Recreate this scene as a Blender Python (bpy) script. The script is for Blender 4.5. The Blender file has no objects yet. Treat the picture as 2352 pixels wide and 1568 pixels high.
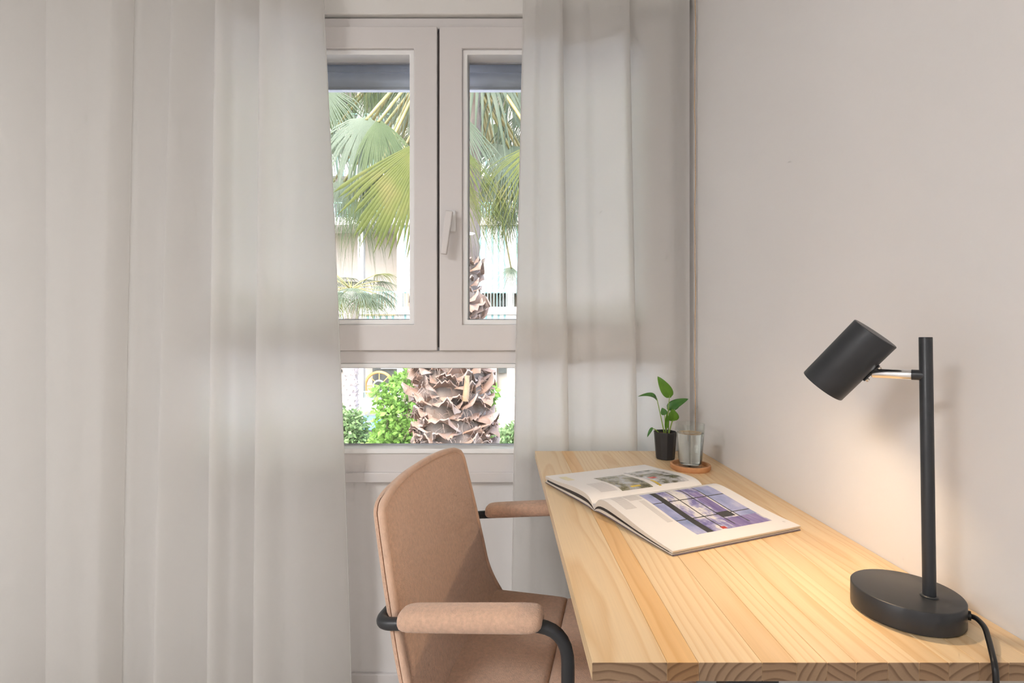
import bpy, math, random
from mathutils import Vector, Matrix
random.seed(7)
PI = math.pi
scene = bpy.context.scene
C = scene.collection

# ------------------------------------------------------------------ camera, light, exposure
F = 1190.0; CX = 1157.0; CY = 771.0; CAMH = 1.09      # focal length and vanishing point in pixels of the 2352x1568 frame
cam = bpy.data.cameras.new('camera'); camo = bpy.data.objects.new('camera', cam); C.objects.link(camo)
cam.sensor_fit = 'HORIZONTAL'; cam.sensor_width = 36.0; cam.lens = 36.0 * F / 2352
cam.shift_x = (1176 - CX) / 2352; cam.shift_y = -(784 - CY) / 2352
cam.clip_start = 0.02; cam.clip_end = 300
camo.location = (0, 0, CAMH); camo.rotation_euler = (PI / 2, 0, 0)
scene.camera = camo

world = bpy.data.worlds.new('sky'); scene.world = world; world.use_nodes = True
wn = world.node_tree.nodes; wl = world.node_tree.links
sky = wn.new('ShaderNodeTexSky'); sky.sky_type = 'NISHITA'; sky.sun_disc = False
sky.sun_elevation = math.radians(52); sky.sun_rotation = math.radians(200); sky.dust_density = 3.0; sky.air_density = 0.8
WORLD_STRENGTH = 1.95
wl.new(sky.outputs[0], wn['Background'].inputs[0]); wn['Background'].inputs[1].default_value = WORLD_STRENGTH
SUN_STRENGTH = 0.5
sun = bpy.data.lights.new('sun', 'SUN'); sun.energy = SUN_STRENGTH; sun.angle = math.radians(4); sun.color = (1, .96, .9)
suno = bpy.data.objects.new('sun', sun); C.objects.link(suno)
suno.rotation_euler = Vector((-.25, .62, -.85)).to_track_quat('-Z', 'Y').to_euler()
CEIL_POWER = 86.0
LAMP_POWER = 3.3

scene.view_settings.view_transform = 'Standard'
scene.view_settings.look = 'None'
scene.view_settings.gamma = 1.0
scene.view_settings.use_curve_mapping = False
scene.view_settings.exposure = 0.0
scene.cycles.use_denoising = True
scene.cycles.max_bounces = 9; scene.cycles.diffuse_bounces = 4; scene.cycles.transparent_max_bounces = 16
scene.cycles.transmission_bounces = 8; scene.cycles.glossy_bounces = 3
scene.cycles.use_adaptive_sampling = True; scene.cycles.adaptive_threshold = .11; scene.cycles.adaptive_min_samples = 12
scene.cycles.caustics_reflective = False; scene.cycles.caustics_refractive = False
scene.cycles.sample_clamp_indirect = 4

# ------------------------------------------------------------------ helpers
def P(px, py, Y):
    return Vector(((px - CX) * Y / F, Y, CAMH - (py - CY) * Y / F))
def lerp(a, b, t): return a + (b - a) * t
def interp(x, xs, ys):
    if x <= xs[0]: return ys[0]
    for i in range(1, len(xs)):
        if x <= xs[i]:
            return lerp(ys[i-1], ys[i], (x - xs[i-1]) / (xs[i] - xs[i-1]))
    return ys[-1]
def smooth_interp(x, xs, ys):
    # monotone-ish cubic (Catmull-Rom) interpolation
    n = len(xs)
    if x <= xs[0]: return ys[0]
    if x >= xs[-1]: return ys[-1]
    i = 1
    while x > xs[i]: i += 1
    i -= 1
    t = (x - xs[i]) / (xs[i+1] - xs[i])
    def slope(k):
        if k <= 0: return (ys[1] - ys[0]) / (xs[1] - xs[0])
        if k >= n - 1: return (ys[-1] - ys[-2]) / (xs[-1] - xs[-2])
        return (ys[k+1] - ys[k-1]) / (xs[k+1] - xs[k-1])
    h = xs[i+1] - xs[i]; m0 = slope(i) * h; m1 = slope(i+1) * h
    return (2*t**3-3*t*t+1)*ys[i] + (t**3-2*t*t+t)*m0 + (-2*t**3+3*t*t)*ys[i+1] + (t**3-t*t)*m1

def ring_frame(mb, x0, x1, z0, z1, a, b, c, d, y0, y1):
    """rectangular frame with mitred corners: outer x0..x1,z0..z1, opening a..b,c..d"""
    O = [(x0,z0),(x1,z0),(x1,z1),(x0,z1)]; I = [(a,c),(b,c),(b,d),(a,d)]
    vs = [(x,y0,z) for x,z in O] + [(x,y0,z) for x,z in I] + [(x,y1,z) for x,z in O] + [(x,y1,z) for x,z in I]
    fs = []
    for i in range(4):
        j = (i+1) % 4
        fs += [(i,j,4+j,4+i), (8+j,8+i,12+i,12+j), (i,8+i,8+j,j), (4+i,4+j,12+j,12+i)]
    return mb.add(vs, fs)
class MB:
    """collects vertices and faces of ONE mesh"""
    def __init__(s): s.v = []; s.f = []; s.m = []
    def add(s, vs, fs, mi=0):
        o = len(s.v); s.v += [tuple(v) for v in vs]
        s.f += [tuple(i + o for i in f) for f in fs]; s.m += [mi] * len(fs); return s
    def box(s, x0, x1, y0, y1, z0, z1, mi=0):
        vs = [(x0,y0,z0),(x1,y0,z0),(x1,y1,z0),(x0,y1,z0),(x0,y0,z1),(x1,y0,z1),(x1,y1,z1),(x0,y1,z1)]
        return s.add(vs, [(0,3,2,1),(4,5,6,7),(0,1,5,4),(1,2,6,5),(2,3,7,6),(3,0,4,7)], mi)
    def tube(s, pts, r, n=10, closed=False, flat=1.0, cap=True, mi=0):
        pts = [Vector(p) for p in pts]; N = len(pts)
        rs = r if isinstance(r, (list, tuple)) else [r] * N
        T = []
        for i in range(N):
            a = pts[(i-1) % N] if (closed or i > 0) else pts[i]
            b = pts[(i+1) % N] if (closed or i < N-1) else pts[i]
            T.append((b - a).normalized())
        up = Vector((0,0,1)) if abs(T[0].z) < .9 else Vector((0,1,0))
        u = T[0].cross(up).normalized()
        vs = []
        for i in range(N):
            u = (u - T[i] * u.dot(T[i])).normalized(); w = T[i].cross(u)
            for k in range(n):
                a = 2*PI*k/n
                vs.append(pts[i] + u*(math.cos(a)*rs[i]) + w*(math.sin(a)*rs[i]*flat))
        fs = []
        for i in range(N if closed else N-1):
            j = (i+1) % N
            for k in range(n):
                l = (k+1) % n
                fs.append((i*n+k, i*n+l, j*n+l, j*n+k))
        if cap and not closed:
            fs.append(tuple(range(n))[::-1]); fs.append(tuple((N-1)*n+k for k in range(n)))
        return s.add(vs, fs, mi)
    def lathe(s, prof, n=32, mat=None, mi=0, a0=0):
        """prof: (r,z) list; r==0 ends collapse to a point"""
        vs = []; fs = []; rings = []
        for (r, z) in prof:
            if r <= 1e-9:
                rings.append([len(vs)]); vs.append(Vector((0,0,z)))
            else:
                rings.append(list(range(len(vs), len(vs)+n)))
                vs += [Vector((r*math.cos(a0+2*PI*k/n), r*math.sin(a0+2*PI*k/n), z)) for k in range(n)]
        for A, B in zip(rings, rings[1:]):
            for k in range(n):
                l = (k+1) % n
                if len(A) == 1 and len(B) == 1: continue
                if len(A) == 1: fs.append((A[0], B[l], B[k]))
                elif len(B) == 1: fs.append((A[k], A[l], B[0]))
                else: fs.append((A[k], A[l], B[l], B[k]))
        if mat is not None: vs = [mat @ v for v in vs]
        return s.add(vs, fs, mi)
    def grid(s, fn, nu, nv, mi=0, flip=False):
        vs = [fn(i/nu, j/nv) for j in range(nv+1) for i in range(nu+1)]
        fs = []
        for j in range(nv):
            for i in range(nu):
                a = j*(nu+1)+i; q = (a, a+1, a+nu+2, a+nu+1)
                fs.append(q[::-1] if flip else q)
        return s.add(vs, fs, mi)
    def slab(s, front, back, nu, nv, mi=0):
        """closed solid between two grids front(u,v) / back(u,v)"""
        o = len(s.v)
        s.grid(front, nu, nv, mi); b = len(s.v); s.grid(back, nu, nv, mi, True)
        W = nu+1
        loop = [i for i in range(W)] + [j*W+nu for j in range(1, nv+1)] + [nv*W+i for i in range(nu-1,-1,-1)] + [j*W for j in range(nv-1,0,-1)]
        L = len(loop)
        for k in range(L):
            a, c = loop[k], loop[(k+1) % L]
            s.f.append((o+c, o+a, b+a, b+c)); s.m.append(mi)
        return s
    def mesh(s, name, mats, smooth=True, ang=35):
        me = bpy.data.meshes.new(name); me.from_pydata(s.v, [], s.f); me.update()
        for m in (mats if isinstance(mats, (list, tuple)) else [mats]): me.materials.append(m)
        if any(s.m): me.polygons.foreach_set('material_index', s.m)
        if smooth:
            me.polygons.foreach_set('use_smooth', [True]*len(me.polygons))
            if ang < 180: me.set_sharp_from_angle(angle=math.radians(ang))
        return me
    def build(s, name, mats, parent=None, smooth=True, ang=35, bevel=0, loc=None):
        o = bpy.data.objects.new(name, s.mesh(name, mats, smooth, ang)); C.objects.link(o)
        if parent: o.parent = parent
        if loc is not None: o.location = loc
        if bevel:
            b = o.modifiers.new('bevel', 'BEVEL'); b.width = bevel; b.segments = 2; b.limit_method = 'ANGLE'
        return o
def tag(o, label=None, cat=None, group=None, kind=None):
    if label: o['label'] = label
    if cat: o['category'] = cat
    if group: o['group'] = group
    if kind: o['kind'] = kind
    return o
def empty(name, loc=(0,0,0), rz=0, parent=None):
    o = bpy.data.objects.new(name, None); C.objects.link(o); o.location = loc; o.rotation_euler = (0,0,rz)
    o.empty_display_size = .05
    if parent: o.parent = parent
    return o
def inst(name, me, parent, mat):
    o = bpy.data.objects.new(name, me); C.objects.link(o); o.parent = parent; o.matrix_local = mat; return o
def fillet(pts, r, n=6):
    """round the inner corners of a polyline"""
    pts = [Vector(p) for p in pts]; out = [pts[0]]
    for i in range(1, len(pts)-1):
        a, b, c = pts[i-1], pts[i], pts[i+1]
        ra = r[i-1] if isinstance(r, (list, tuple)) else r
        d1 = (a-b).normalized(); d2 = (c-b).normalized()
        p1 = b + d1*ra; p2 = b + d2*ra
        for k in range(n+1):
            t = k/n
            out.append(p1*(1-t)**2 + b*2*t*(1-t) + p2*t*t)
    out.append(pts[-1]); return out

# ------------------------------------------------------------------ materials
def mat(name, col, rough=.5, metal=0, spec=.5, noise=0, nscale=20, bump=0, bscale=200, coat=0, trans=0, ior=1.45, sheen=0, emit=None, estr=0, stretch=None):
    m = bpy.data.materials.new(name); m.use_nodes = True
    nt = m.node_tree; b = nt.nodes['Principled BSDF']
    b.inputs['Base Color'].default_value = (*col, 1); b.inputs['Roughness'].default_value = rough
    b.inputs['Metallic'].default_value = metal; b.inputs['Specular IOR Level'].default_value = spec
    b.inputs['Coat Weight'].default_value = coat; b.inputs['Transmission Weight'].default_value = trans; b.inputs['IOR'].default_value = ior
    b.inputs['Sheen Weight'].default_value = sheen
    if emit: b.inputs['Emission Color'].default_value = (*emit, 1); b.inputs['Emission Strength'].default_value = estr
    if noise or bump:
        tc = nt.nodes.new('ShaderNodeTexCoord')
        src = tc.outputs['Object']
        if stretch:
            mp = nt.nodes.new('ShaderNodeMapping'); mp.inputs['Scale'].default_value = stretch
            nt.links.new(src, mp.inputs[0]); src = mp.outputs[0]
    if noise:
        n = nt.nodes.new('ShaderNodeTexNoise'); n.inputs['Scale'].default_value = nscale; n.inputs['Detail'].default_value = 5
        nt.links.new(src, n.inputs[0])
        r = nt.nodes.new('ShaderNodeMapRange'); r.inputs['From Min'].default_value = .3; r.inputs['From Max'].default_value = .7
        r.inputs['To Min'].default_value = 1-noise; r.inputs['To Max'].default_value = 1+noise
        nt.links.new(n.outputs[0], r.inputs[0])
        mx = nt.nodes.new('ShaderNodeVectorMath'); mx.operation = 'SCALE'; mx.inputs[0].default_value = col
        nt.links.new(r.outputs[0], mx.inputs['Scale']); nt.links.new(mx.outputs[0], b.inputs['Base Color'])
    if bump:
        n2 = nt.nodes.new('ShaderNodeTexNoise'); n2.inputs['Scale'].default_value = bscale; n2.inputs['Detail'].default_value = 3
        nt.links.new(src, n2.inputs[0])
        bp = nt.nodes.new('ShaderNodeBump'); bp.inputs['Strength'].default_value = bump; bp.inputs['Distance'].default_value = .002
        nt.links.new(n2.outputs[0], bp.inputs['Height']); nt.links.new(bp.outputs[0], b.inputs['Normal'])
    return m
def ramp_mat(name, cols, nscale=8, rough=.6, stretch=(1,1,1), trans=0, bump=0):
    """noise driven colour ramp; trans = share of translucency (leaves)"""
    m = bpy.data.materials.new(name); m.use_nodes = True; nt = m.node_tree; b = nt.nodes['Principled BSDF']
    tc = nt.nodes.new('ShaderNodeTexCoord'); mp = nt.nodes.new('ShaderNodeMapping'); mp.inputs['Scale'].default_value = stretch
    n = nt.nodes.new('ShaderNodeTexNoise'); n.inputs['Scale'].default_value = nscale; n.inputs['Detail'].default_value = 5
    cr = nt.nodes.new('ShaderNodeValToRGB')
    nt.links.new(tc.outputs['Object'], mp.inputs[0]); nt.links.new(mp.outputs[0], n.inputs[0]); nt.links.new(n.outputs[0], cr.inputs[0])
    el = cr.color_ramp.elements
    while len(el) < len(cols): el.new(.5)
    for i, (p, c) in enumerate(cols): el[i].position = p; el[i].color = (*c, 1)
    nt.links.new(cr.outputs[0], b.inputs['Base Color']); b.inputs['Roughness'].default_value = rough
    if bump:
        bp = nt.nodes.new('ShaderNodeBump'); bp.inputs['Strength'].default_value = bump; bp.inputs['Distance'].default_value = .01
        nt.links.new(n.outputs[0], bp.inputs['Height']); nt.links.new(bp.outputs[0], b.inputs['Normal'])
    if trans:
        b.inputs['Specular IOR Level'].default_value = .22
        t = nt.nodes.new('ShaderNodeBsdfTranslucent'); ms = nt.nodes.new('ShaderNodeMixShader'); ms.inputs[0].default_value = trans
        nt.links.new(cr.outputs[0], t.inputs[0])
        nt.links.new(b.outputs[0], ms.inputs[1]); nt.links.new(t.outputs[0], ms.inputs[2])
        nt.links.new(ms.outputs[0], nt.nodes['Material Output'].inputs[0])
    return m
def pane_mat(name, facing=False):
    m = bpy.data.materials.new(name); m.use_nodes = True; nt = m.node_tree; nt.nodes.remove(nt.nodes['Principled BSDF'])
    tr = nt.nodes.new('ShaderNodeBsdfTransparent'); tr.inputs[0].default_value = (.97,.985,.98,1)
    gl = nt.nodes.new('ShaderNodeBsdfGlossy'); gl.inputs['Roughness'].default_value = .0
    if facing:
        lw = nt.nodes.new('ShaderNodeLayerWeight'); pw = nt.nodes.new('ShaderNodeMath'); pw.operation = 'POWER'; pw.inputs[1].default_value = 4
        fr = nt.nodes.new('ShaderNodeMath'); fr.operation = 'MULTIPLY_ADD'; fr.inputs[1].default_value = .6; fr.inputs[2].default_value = .035
        nt.links.new(lw.outputs['Facing'], pw.inputs[0]); nt.links.new(pw.outputs[0], fr.inputs[0])
    else:
        fr = nt.nodes.new('ShaderNodeFresnel'); fr.inputs[0].default_value = 1.5
    ms = nt.nodes.new('ShaderNodeMixShader')
    nt.links.new(fr.outputs[0], ms.inputs[0]); nt.links.new(tr.outputs[0], ms.inputs[1]); nt.links.new(gl.outputs[0], ms.inputs[2])
    nt.links.new(ms.outputs[0], nt.nodes['Material Output'].inputs[0]); return m
def curtain_mat(name):
    m = bpy.data.materials.new(name); m.use_nodes = True; nt = m.node_tree; b = nt.nodes['Principled BSDF']
    b.inputs['Base Color'].default_value = (.84,.83,.81,1); b.inputs['Roughness'].default_value = .9; b.inputs['Specular IOR Level'].default_value = .1
    t = nt.nodes.new('ShaderNodeBsdfTranslucent'); t.inputs[0].default_value = (.93,.925,.91,1)
    ms = nt.nodes.new('ShaderNodeMixShader'); ms.inputs[0].default_value = .63
    tc = nt.nodes.new('ShaderNodeTexCoord'); w = nt.nodes.new('ShaderNodeTexNoise'); mp = nt.nodes.new('ShaderNodeMapping')
    mp.inputs['Scale'].default_value = (900, 900, 60); w.inputs['Scale'].default_value = 1
    nt.links.new(tc.outputs['Object'], mp.inputs[0]); nt.links.new(mp.outputs[0], w.inputs[0])
    bp = nt.nodes.new('ShaderNodeBump'); bp.inputs['Strength'].default_value = .08; bp.inputs['Distance'].default_value = .001
    nt.links.new(w.outputs[0], bp.inputs['Height']); nt.links.new(bp.outputs[0], b.inputs['Normal'])
    nt.links.new(b.outputs[0], ms.inputs[1]); nt.links.new(t.outputs[0], ms.inputs[2])
    nt.links.new(ms.outputs[0], nt.nodes['Material Output'].inputs[0]); return m
def wood_mat(name, light, dark, end=False):
    """growth rings around an axis along the plank (object Y), offset per plank"""
    m = bpy.data.materials.new(name); m.use_nodes = True; nt = m.node_tree; N = nt.nodes; Lk = nt.links; b = N['Principled BSDF']
    tc = N.new('ShaderNodeTexCoord'); oi = N.new('ShaderNodeObjectInfo'); sp = N.new('ShaderNodeSeparateXYZ')
    nz = N.new('ShaderNodeTexNoise'); nz.inputs['Scale'].default_value = 1; mpn = N.new('ShaderNodeMapping'); mpn.inputs['Scale'].default_value = (14, 2.6, 14)
    nz.inputs['Detail'].default_value = 2
    add = N.new('ShaderNodeVectorMath'); add.operation = 'ADD'
    offs = N.new('ShaderNodeVectorMath'); offs.operation = 'SCALE'; offs.inputs[0].default_value = (7, 11, 5); Lk.new(oi.outputs['Random'], offs.inputs['Scale'])
    Lk.new(tc.outputs['Object'], add.inputs[0]); Lk.new(offs.outputs[0], add.inputs[1]); Lk.new(add.outputs[0], mpn.inputs[0]); Lk.new(mpn.outputs[0], nz.inputs[0])
    Lk.new(tc.outputs['Object'], sp.inputs[0])
    def math_(op, a, b_=None, v=None):
        n = N.new('ShaderNodeMath'); n.operation = op
        for k, q in enumerate((a, b_)):
            if q is None: continue
            if isinstance(q, (int, float)): n.inputs[k].default_value = q
            else: Lk.new(q, n.inputs[k])
        return n.outputs[0]
    rnd = oi.outputs['Random']
    ox = math_('MULTIPLY', math_('SUBTRACT', math_('FRACT', math_('MULTIPLY', rnd, 17.3)), .5), .16)
    oz = math_('ADD', math_('MULTIPLY', math_('FRACT', math_('MULTIPLY', rnd, 41.7)), .07), .018)
    x = math_('ADD', sp.outputs[0], ox); z = math_('ADD', sp.outputs[2], oz)
    r = math_('SQRT', math_('ADD', math_('MULTIPLY', x, x), math_('MULTIPLY', z, z)))
    r = math_('ADD', r, math_('MULTIPLY', math_('SUBTRACT', nz.outputs[0], .5), .022))
    saw = math_('FRACT', math_('MULTIPLY', r, 115.0))
    cr = N.new('ShaderNodeValToRGB'); e = cr.color_ramp.elements
    e[0].position = 0; e[0].color = (*light, 1); e[1].position = 1; e[1].color = (*light, 1)
    k = e.new(.55); k.color = tuple(lerp(a, c, .18) for a, c in zip(light, dark)) + (1,)
    k = e.new(.86); k.color = (*dark, 1)
    Lk.new(saw, cr.inputs[0])
    fine = N.new('ShaderNodeTexNoise'); fine.inputs['Scale'].default_value = 1; mf = N.new('ShaderNodeMapping'); mf.inputs['Scale'].default_value = (420, 9, 420)
    Lk.new(add.outputs[0], mf.inputs[0]); Lk.new(mf.outputs[0], fine.inputs[0])
    mr = N.new('ShaderNodeMapRange'); mr.inputs['To Min'].default_value = .93; mr.inputs['To Max'].default_value = 1.06; Lk.new(fine.outputs[0], mr.inputs[0])
    s1 = N.new('ShaderNodeVectorMath'); s1.operation = 'SCALE'; Lk.new(cr.outputs[0], s1.inputs[0]); Lk.new(mr.outputs[0], s1.inputs['Scale'])
    s2 = N.new('ShaderNodeVectorMath'); s2.operation = 'MULTIPLY'; Lk.new(s1.outputs[0], s2.inputs[0]); Lk.new(oi.outputs['Color'], s2.inputs[1])
    Lk.new(s2.outputs[0], b.inputs['Base Color'])
    b.inputs['Roughness'].default_value = .7 if end else .36
    b.inputs['Specular IOR Level'].default_value = .3 if end else .5
    return m
def stripe_mat(name, c1, c2, period, axis=0, duty=.5, rough=.8):
    m = bpy.data.materials.new(name); m.use_nodes = True; nt = m.node_tree; b = nt.nodes['Principled BSDF']
    tc = nt.nodes.new('ShaderNodeTexCoord'); sp = nt.nodes.new('ShaderNodeSeparateXYZ'); nt.links.new(tc.outputs['Object'], sp.inputs[0])
    a = nt.nodes.new('ShaderNodeMath'); a.operation = 'DIVIDE'; a.inputs[1].default_value = period; nt.links.new(sp.outputs[axis], a.inputs[0])
    f = nt.nodes.new('ShaderNodeMath'); f.operation = 'FRACT'; nt.links.new(a.outputs[0], f.inputs[0])
    g = nt.nodes.new('ShaderNodeMath'); g.operation = 'LESS_THAN'; g.inputs[1].default_value = duty; nt.links.new(f.outputs[0], g.inputs[0])
    mx = nt.nodes.new('ShaderNodeMix'); mx.data_type = 'RGBA'; mx.inputs[6].default_value = (*c1, 1); mx.inputs[7].default_value = (*c2, 1)
    nt.links.new(g.outputs[0], mx.inputs[0]); nt.links.new(mx.outputs[2], b.inputs['Base Color']); b.inputs['Roughness'].default_value = rough
    return m

M = {}
M['wall'] = mat('white_wall_paint', (.79,.772,.765), .85, noise=.012, nscale=3, bump=.05, bscale=120)
M['ceiling'] = mat('ceiling_paint', (.82,.81,.79), .9, noise=.01, nscale=3)
M['floor'] = mat('pale_floor', (.52,.46,.40), .5, noise=.08, nscale=6)
M['frame'] = mat('white_window_plastic', (.74,.715,.71), .32, noise=.008, nscale=4)
M['bead'] = mat('white_glazing_bead', (.93,.935,.94), .28, noise=.006, nscale=5)
M['gasket'] = mat('grey_gasket', (.42,.44,.48), .6, noise=.05)
M['seal'] = mat('dark_seal', (.16,.15,.15), .7, noise=.05)
M['pane'] = pane_mat('window_glass')
M['shutter'] = mat('blue_grey_shutter', (.60,.64,.72), .45, noise=.03, nscale=30)
M['curtain'] = curtain_mat('sheer_white_curtain')
M['cord'] = mat('beige_strand', (.62,.44,.28), .8, noise=.1, nscale=200)
PL = (.80,.61,.385); PD = (.72,.50,.275)
M['pine'] = wood_mat('pine_boards', PL, PD)
M['pine_end'] = wood_mat('pine_end_grain_shaded', (.31,.205,.13), (.16,.095,.055), True)  # end grain brown, darkened further to hold the shade on the end face
M['black'] = mat('matt_black_metal', (.030,.032,.036), .38, noise=.05, nscale=60)
M['black_soft'] = mat('black_cable', (.012,.012,.013), .38, noise=.05, nscale=60)
M['chrome'] = mat('chrome', (.80,.80,.82), .12, 1, noise=.01)
M['brass'] = mat('brushed_steel', (.62,.56,.48), .25, 1, noise=.05, nscale=90)
M['fabric'] = mat('dusty_pink_chenille', (.70,.465,.335), .95, spec=.15, noise=.10, nscale=170, bump=.8, bscale=520, sheen=.35)
M['piping'] = mat('dusty_pink_piping', (.72,.49,.36), .95, spec=.15, noise=.08, nscale=60, bump=.4, bscale=420, sheen=.3)
M['paper'] = mat('magazine_paper', (.88,.85,.83), .32, noise=.01)
M['paper_edge'] = stripe_mat('page_edges', (.62,.57,.50), (.80,.75,.69), .0011, 2, .5)
M['cover'] = mat('magazine_cover', (.16,.13,.17), .3, noise=.1)
M['near_black'] = mat('near_black_layer', (.03,.03,.035), .4, noise=.2)
M['pot'] = mat('black_plastic_pot', (.035,.035,.037), .42, noise=.08, nscale=40)
M['soil'] = mat('potting_soil', (.10,.06,.04), .95, noise=.5, nscale=160, bump=1, bscale=220)
M['leaf'] = ramp_mat('pilea_leaf', [(.3,(.10,.26,.03)), (.7,(.19,.38,.05))], 25, .35, trans=.35)
M['leaf_b'] = ramp_mat('pilea_leaf_dark', [(.3,(.06,.18,.05)), (.7,(.12,.28,.07))], 25, .3, trans=.25)
M['stem'] = mat('green_stem', (.25,.38,.07), .45, noise=.1)
M['cork'] = ramp_mat('terracotta', [(.3,(.50,.24,.11)), (.7,(.62,.33,.16))], 60, .75)
M['glass'] = mat('drinking_glass', (1,1,1), .0, trans=1, ior=1.45, noise=.001)
M['tumbler'] = pane_mat('tumbler_glass', True)
M['water'] = mat('water', (1,1,1), .0, trans=1, ior=1.33, noise=.001)
M['lampglow'] = mat('lamp_bulb', (1,.9,.75), .5, emit=(1,.78,.5), estr=30, noise=.001)
M['ceilglow'] = mat('unseen_lamp_diffuser', (1,1,1), .5, emit=(1,.96,.90), estr=2.0, noise=.001)
# outside
M['facade'] = mat('cream_facade', (.32,.275,.225), .9, noise=.03, nscale=1.5)
M['facade_w'] = mat('white_facade', (.36,.335,.30), .9, noise=.02, nscale=1.5)
M['dark_glass'] = mat('dark_window', (.06,.065,.06), .2, noise=.1, nscale=2)
M['awning'] = stripe_mat('striped_awning', (.38,.38,.36), (.12,.23,.22), .24, 0, .34)
M['rail_green'] = mat('green_railing', (.25,.52,.46), .5, noise=.05)
M['rail_white'] = mat('white_balustrade', (.60,.58,.56), .7, noise=.03)
M['awning_trim'] = mat('ochre_fringe', (.62,.44,.20), .8, noise=.1)
M['sign_blue'] = mat('blue_sign', (.08,.20,.80), .5, noise=.02)
M['sign_dark'] = mat('dark_sign_top', (.10,.10,.09), .6, noise=.05)
M['white'] = mat('white_letters', (.9,.9,.9), .6, noise=.01)
M['wheel'] = mat('orange_wood', (.60,.32,.10), .6, noise=.1)
M['wheel_hub'] = mat('pale_metal_ring', (.7,.68,.64), .5, noise=.05)
M['palm_a'] = ramp_mat('palm_green', [(.3,(.060,.080,.014)), (.55,(.095,.110,.022)), (.8,(.150,.130,.040))], 3, .65, trans=.3)
M['palm_b'] = ramp_mat('palm_grey_green', [(.3,(0.069,0.094,0.055)), (.6,(0.111,0.135,0.090)), (.8,(0.152,0.166,0.117))], 3, .65, trans=.3)
M['palm_c'] = ramp_mat('palm_dark_green', [(.3,(0.046,0.072,0.026)), (.6,(0.080,0.108,0.044)), (.8,(0.130,0.122,0.046))], 3, .65, trans=.3)
M['petiole'] = ramp_mat('palm_stalk', [(.3,(.15,.15,.04)), (.7,(.26,.20,.07))], 6, .5)
M['broken'] = ramp_mat('broken_stalk', [(.3,(0.260,0.161,0.081)), (.7,(0.409,0.298,0.174))], 6, .7, (0.620,0.620,0.124))
M['trunk'] = ramp_mat('palm_fibre', [(.3,(0.136,0.093,0.068)), (.7,(0.260,0.205,0.161))], 9, .95, (1,1,.4), bump=.8)
M['boot'] = ramp_mat('palm_leaf_base', [(.30,(0.322,0.167,0.093)), (.48,(0.248,0.167,0.124)), (.68,(0.360,0.298,0.254))], 5, .85, bump=.4)
M['trunk_far'] = ramp_mat('far_palm_trunk', [(.3,(0.223,0.186,0.174)), (.7,(0.384,0.335,0.310))], 6, .95, (1,1,1), bump=.8)
M['fol_a'] = ramp_mat('bright_foliage', [(.3,(0.110,0.231,0.033)), (.6,(0.187,0.319,0.066)), (.8,(0.303,0.396,0.154))], 2.5, .4, trans=.35)
M['fol_b'] = ramp_mat('pale_foliage', [(.3,(0.121,0.209,0.077)), (.6,(0.209,0.297,0.132)), (.8,(0.330,0.385,0.231))], 2.5, .4, trans=.35)
M['bark'] = mat('bark', (.32,.26,.20), .9, noise=.3, nscale=20)
M['street'] = mat('street', (.55,.53,.50), .95, noise=.1, nscale=2)

# ------------------------------------------------------------------ room shell
XW = .573                 # right wall plane
YW = 1.600                # inner face of the window wall
XL, YB, ZC = -3.0, -4.6, 2.55
WX0, WX1, WZ0, WZ1 = -.945, .535, .655, 2.061     # window opening (outer frame edges)
YO = 1.82                 # outer face
S = lambda name, mb, m, **k: tag(mb.build(name, m, **k), kind='structure')
S('floor', MB().box(XL-.15, XW+.15, YB-.15, YO, -.12, 0), M['floor'])
S('ceiling', MB().box(XL-.15, XW+.15, YB-.15, YO, ZC, ZC+.15), M['ceiling'])
S('wall_right', MB().box(XW, XW+.15, YB-.15, YO, 0, ZC), M['wall'])
S('wall_left', MB().box(XL-.15, XL, YB-.15, YO, 0, ZC), M['wall'])
S('wall_back', MB().box(XL, XW, YB-.15, YB, 0, ZC), M['wall'])
wf = MB()
wf.box(XL, WX0, YW, YO, 0, ZC); wf.box(WX1, XW, YW, YO, 0, ZC)
wf.box(WX0, WX1, YW, YO, 0, WZ0); wf.box(WX0, WX1, YW, YO, WZ1, ZC)
S('wall_front', wf, M['wall'])
S('baseboard_front', MB().box(XL, XW, YW-.012, YW, 0, .052), M['frame'], bevel=.002)
S('baseboard_right', MB().box(XW-.012, XW, YB, YW-.012, 0, .052), M['frame'], bevel=.002)
# shutter box above the window, proud of the frame
S('trim_1', MB().box(WX0-.04, WX1+.02, 1.572, YW, 2.066, 2.36), M['ceiling'], bevel=.003)

# ------------------------------------------------------------------ window
win = empty('window_1', ((WX0+WX1)/2, YW, WZ0)); tag(win, kind='structure')
def wpart(name, mb, m, parent=win, bevel=.0025, **k):
    # vertices are given in world coordinates; shift to the window's own origin
    o0 = win.location
    mb.v = [(x-o0.x, y-o0.y, z-o0.z) for x, y, z in mb.v]
    return mb.build(name, m, parent, bevel=bevel, **k)
yF0, yF1 = 1.584, 1.665   # fixed frame depth
GX = -.1985               # meeting line of the two sashes
zs1, zs0 = 2.028, 1.045   # sash top/bottom
zt0 = 1.005               # transom underside
fr = MB()
fr.box(WX0, WX1, yF0, yF1, zs1, WZ1)                  # head
fr.box(WX0, WX0+.033, yF0, yF1, WZ0, zs1); fr.box(WX1-.033, WX1, yF0, yF1, WZ0, zs1)
fr.box(WX0+.033, WX1-.033, yF0, yF1, zt0, zs0)        # transom
fr.box(WX0+.033, WX1-.033, yF0, yF1, WZ0, .731)       # bottom rail
wpart('window_frame', fr, M['frame'])
wpart('sill_trim', MB().box(WX0-.05, WX1+.02, 1.574, 1.600, .644, .674), M['frame'])
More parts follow.
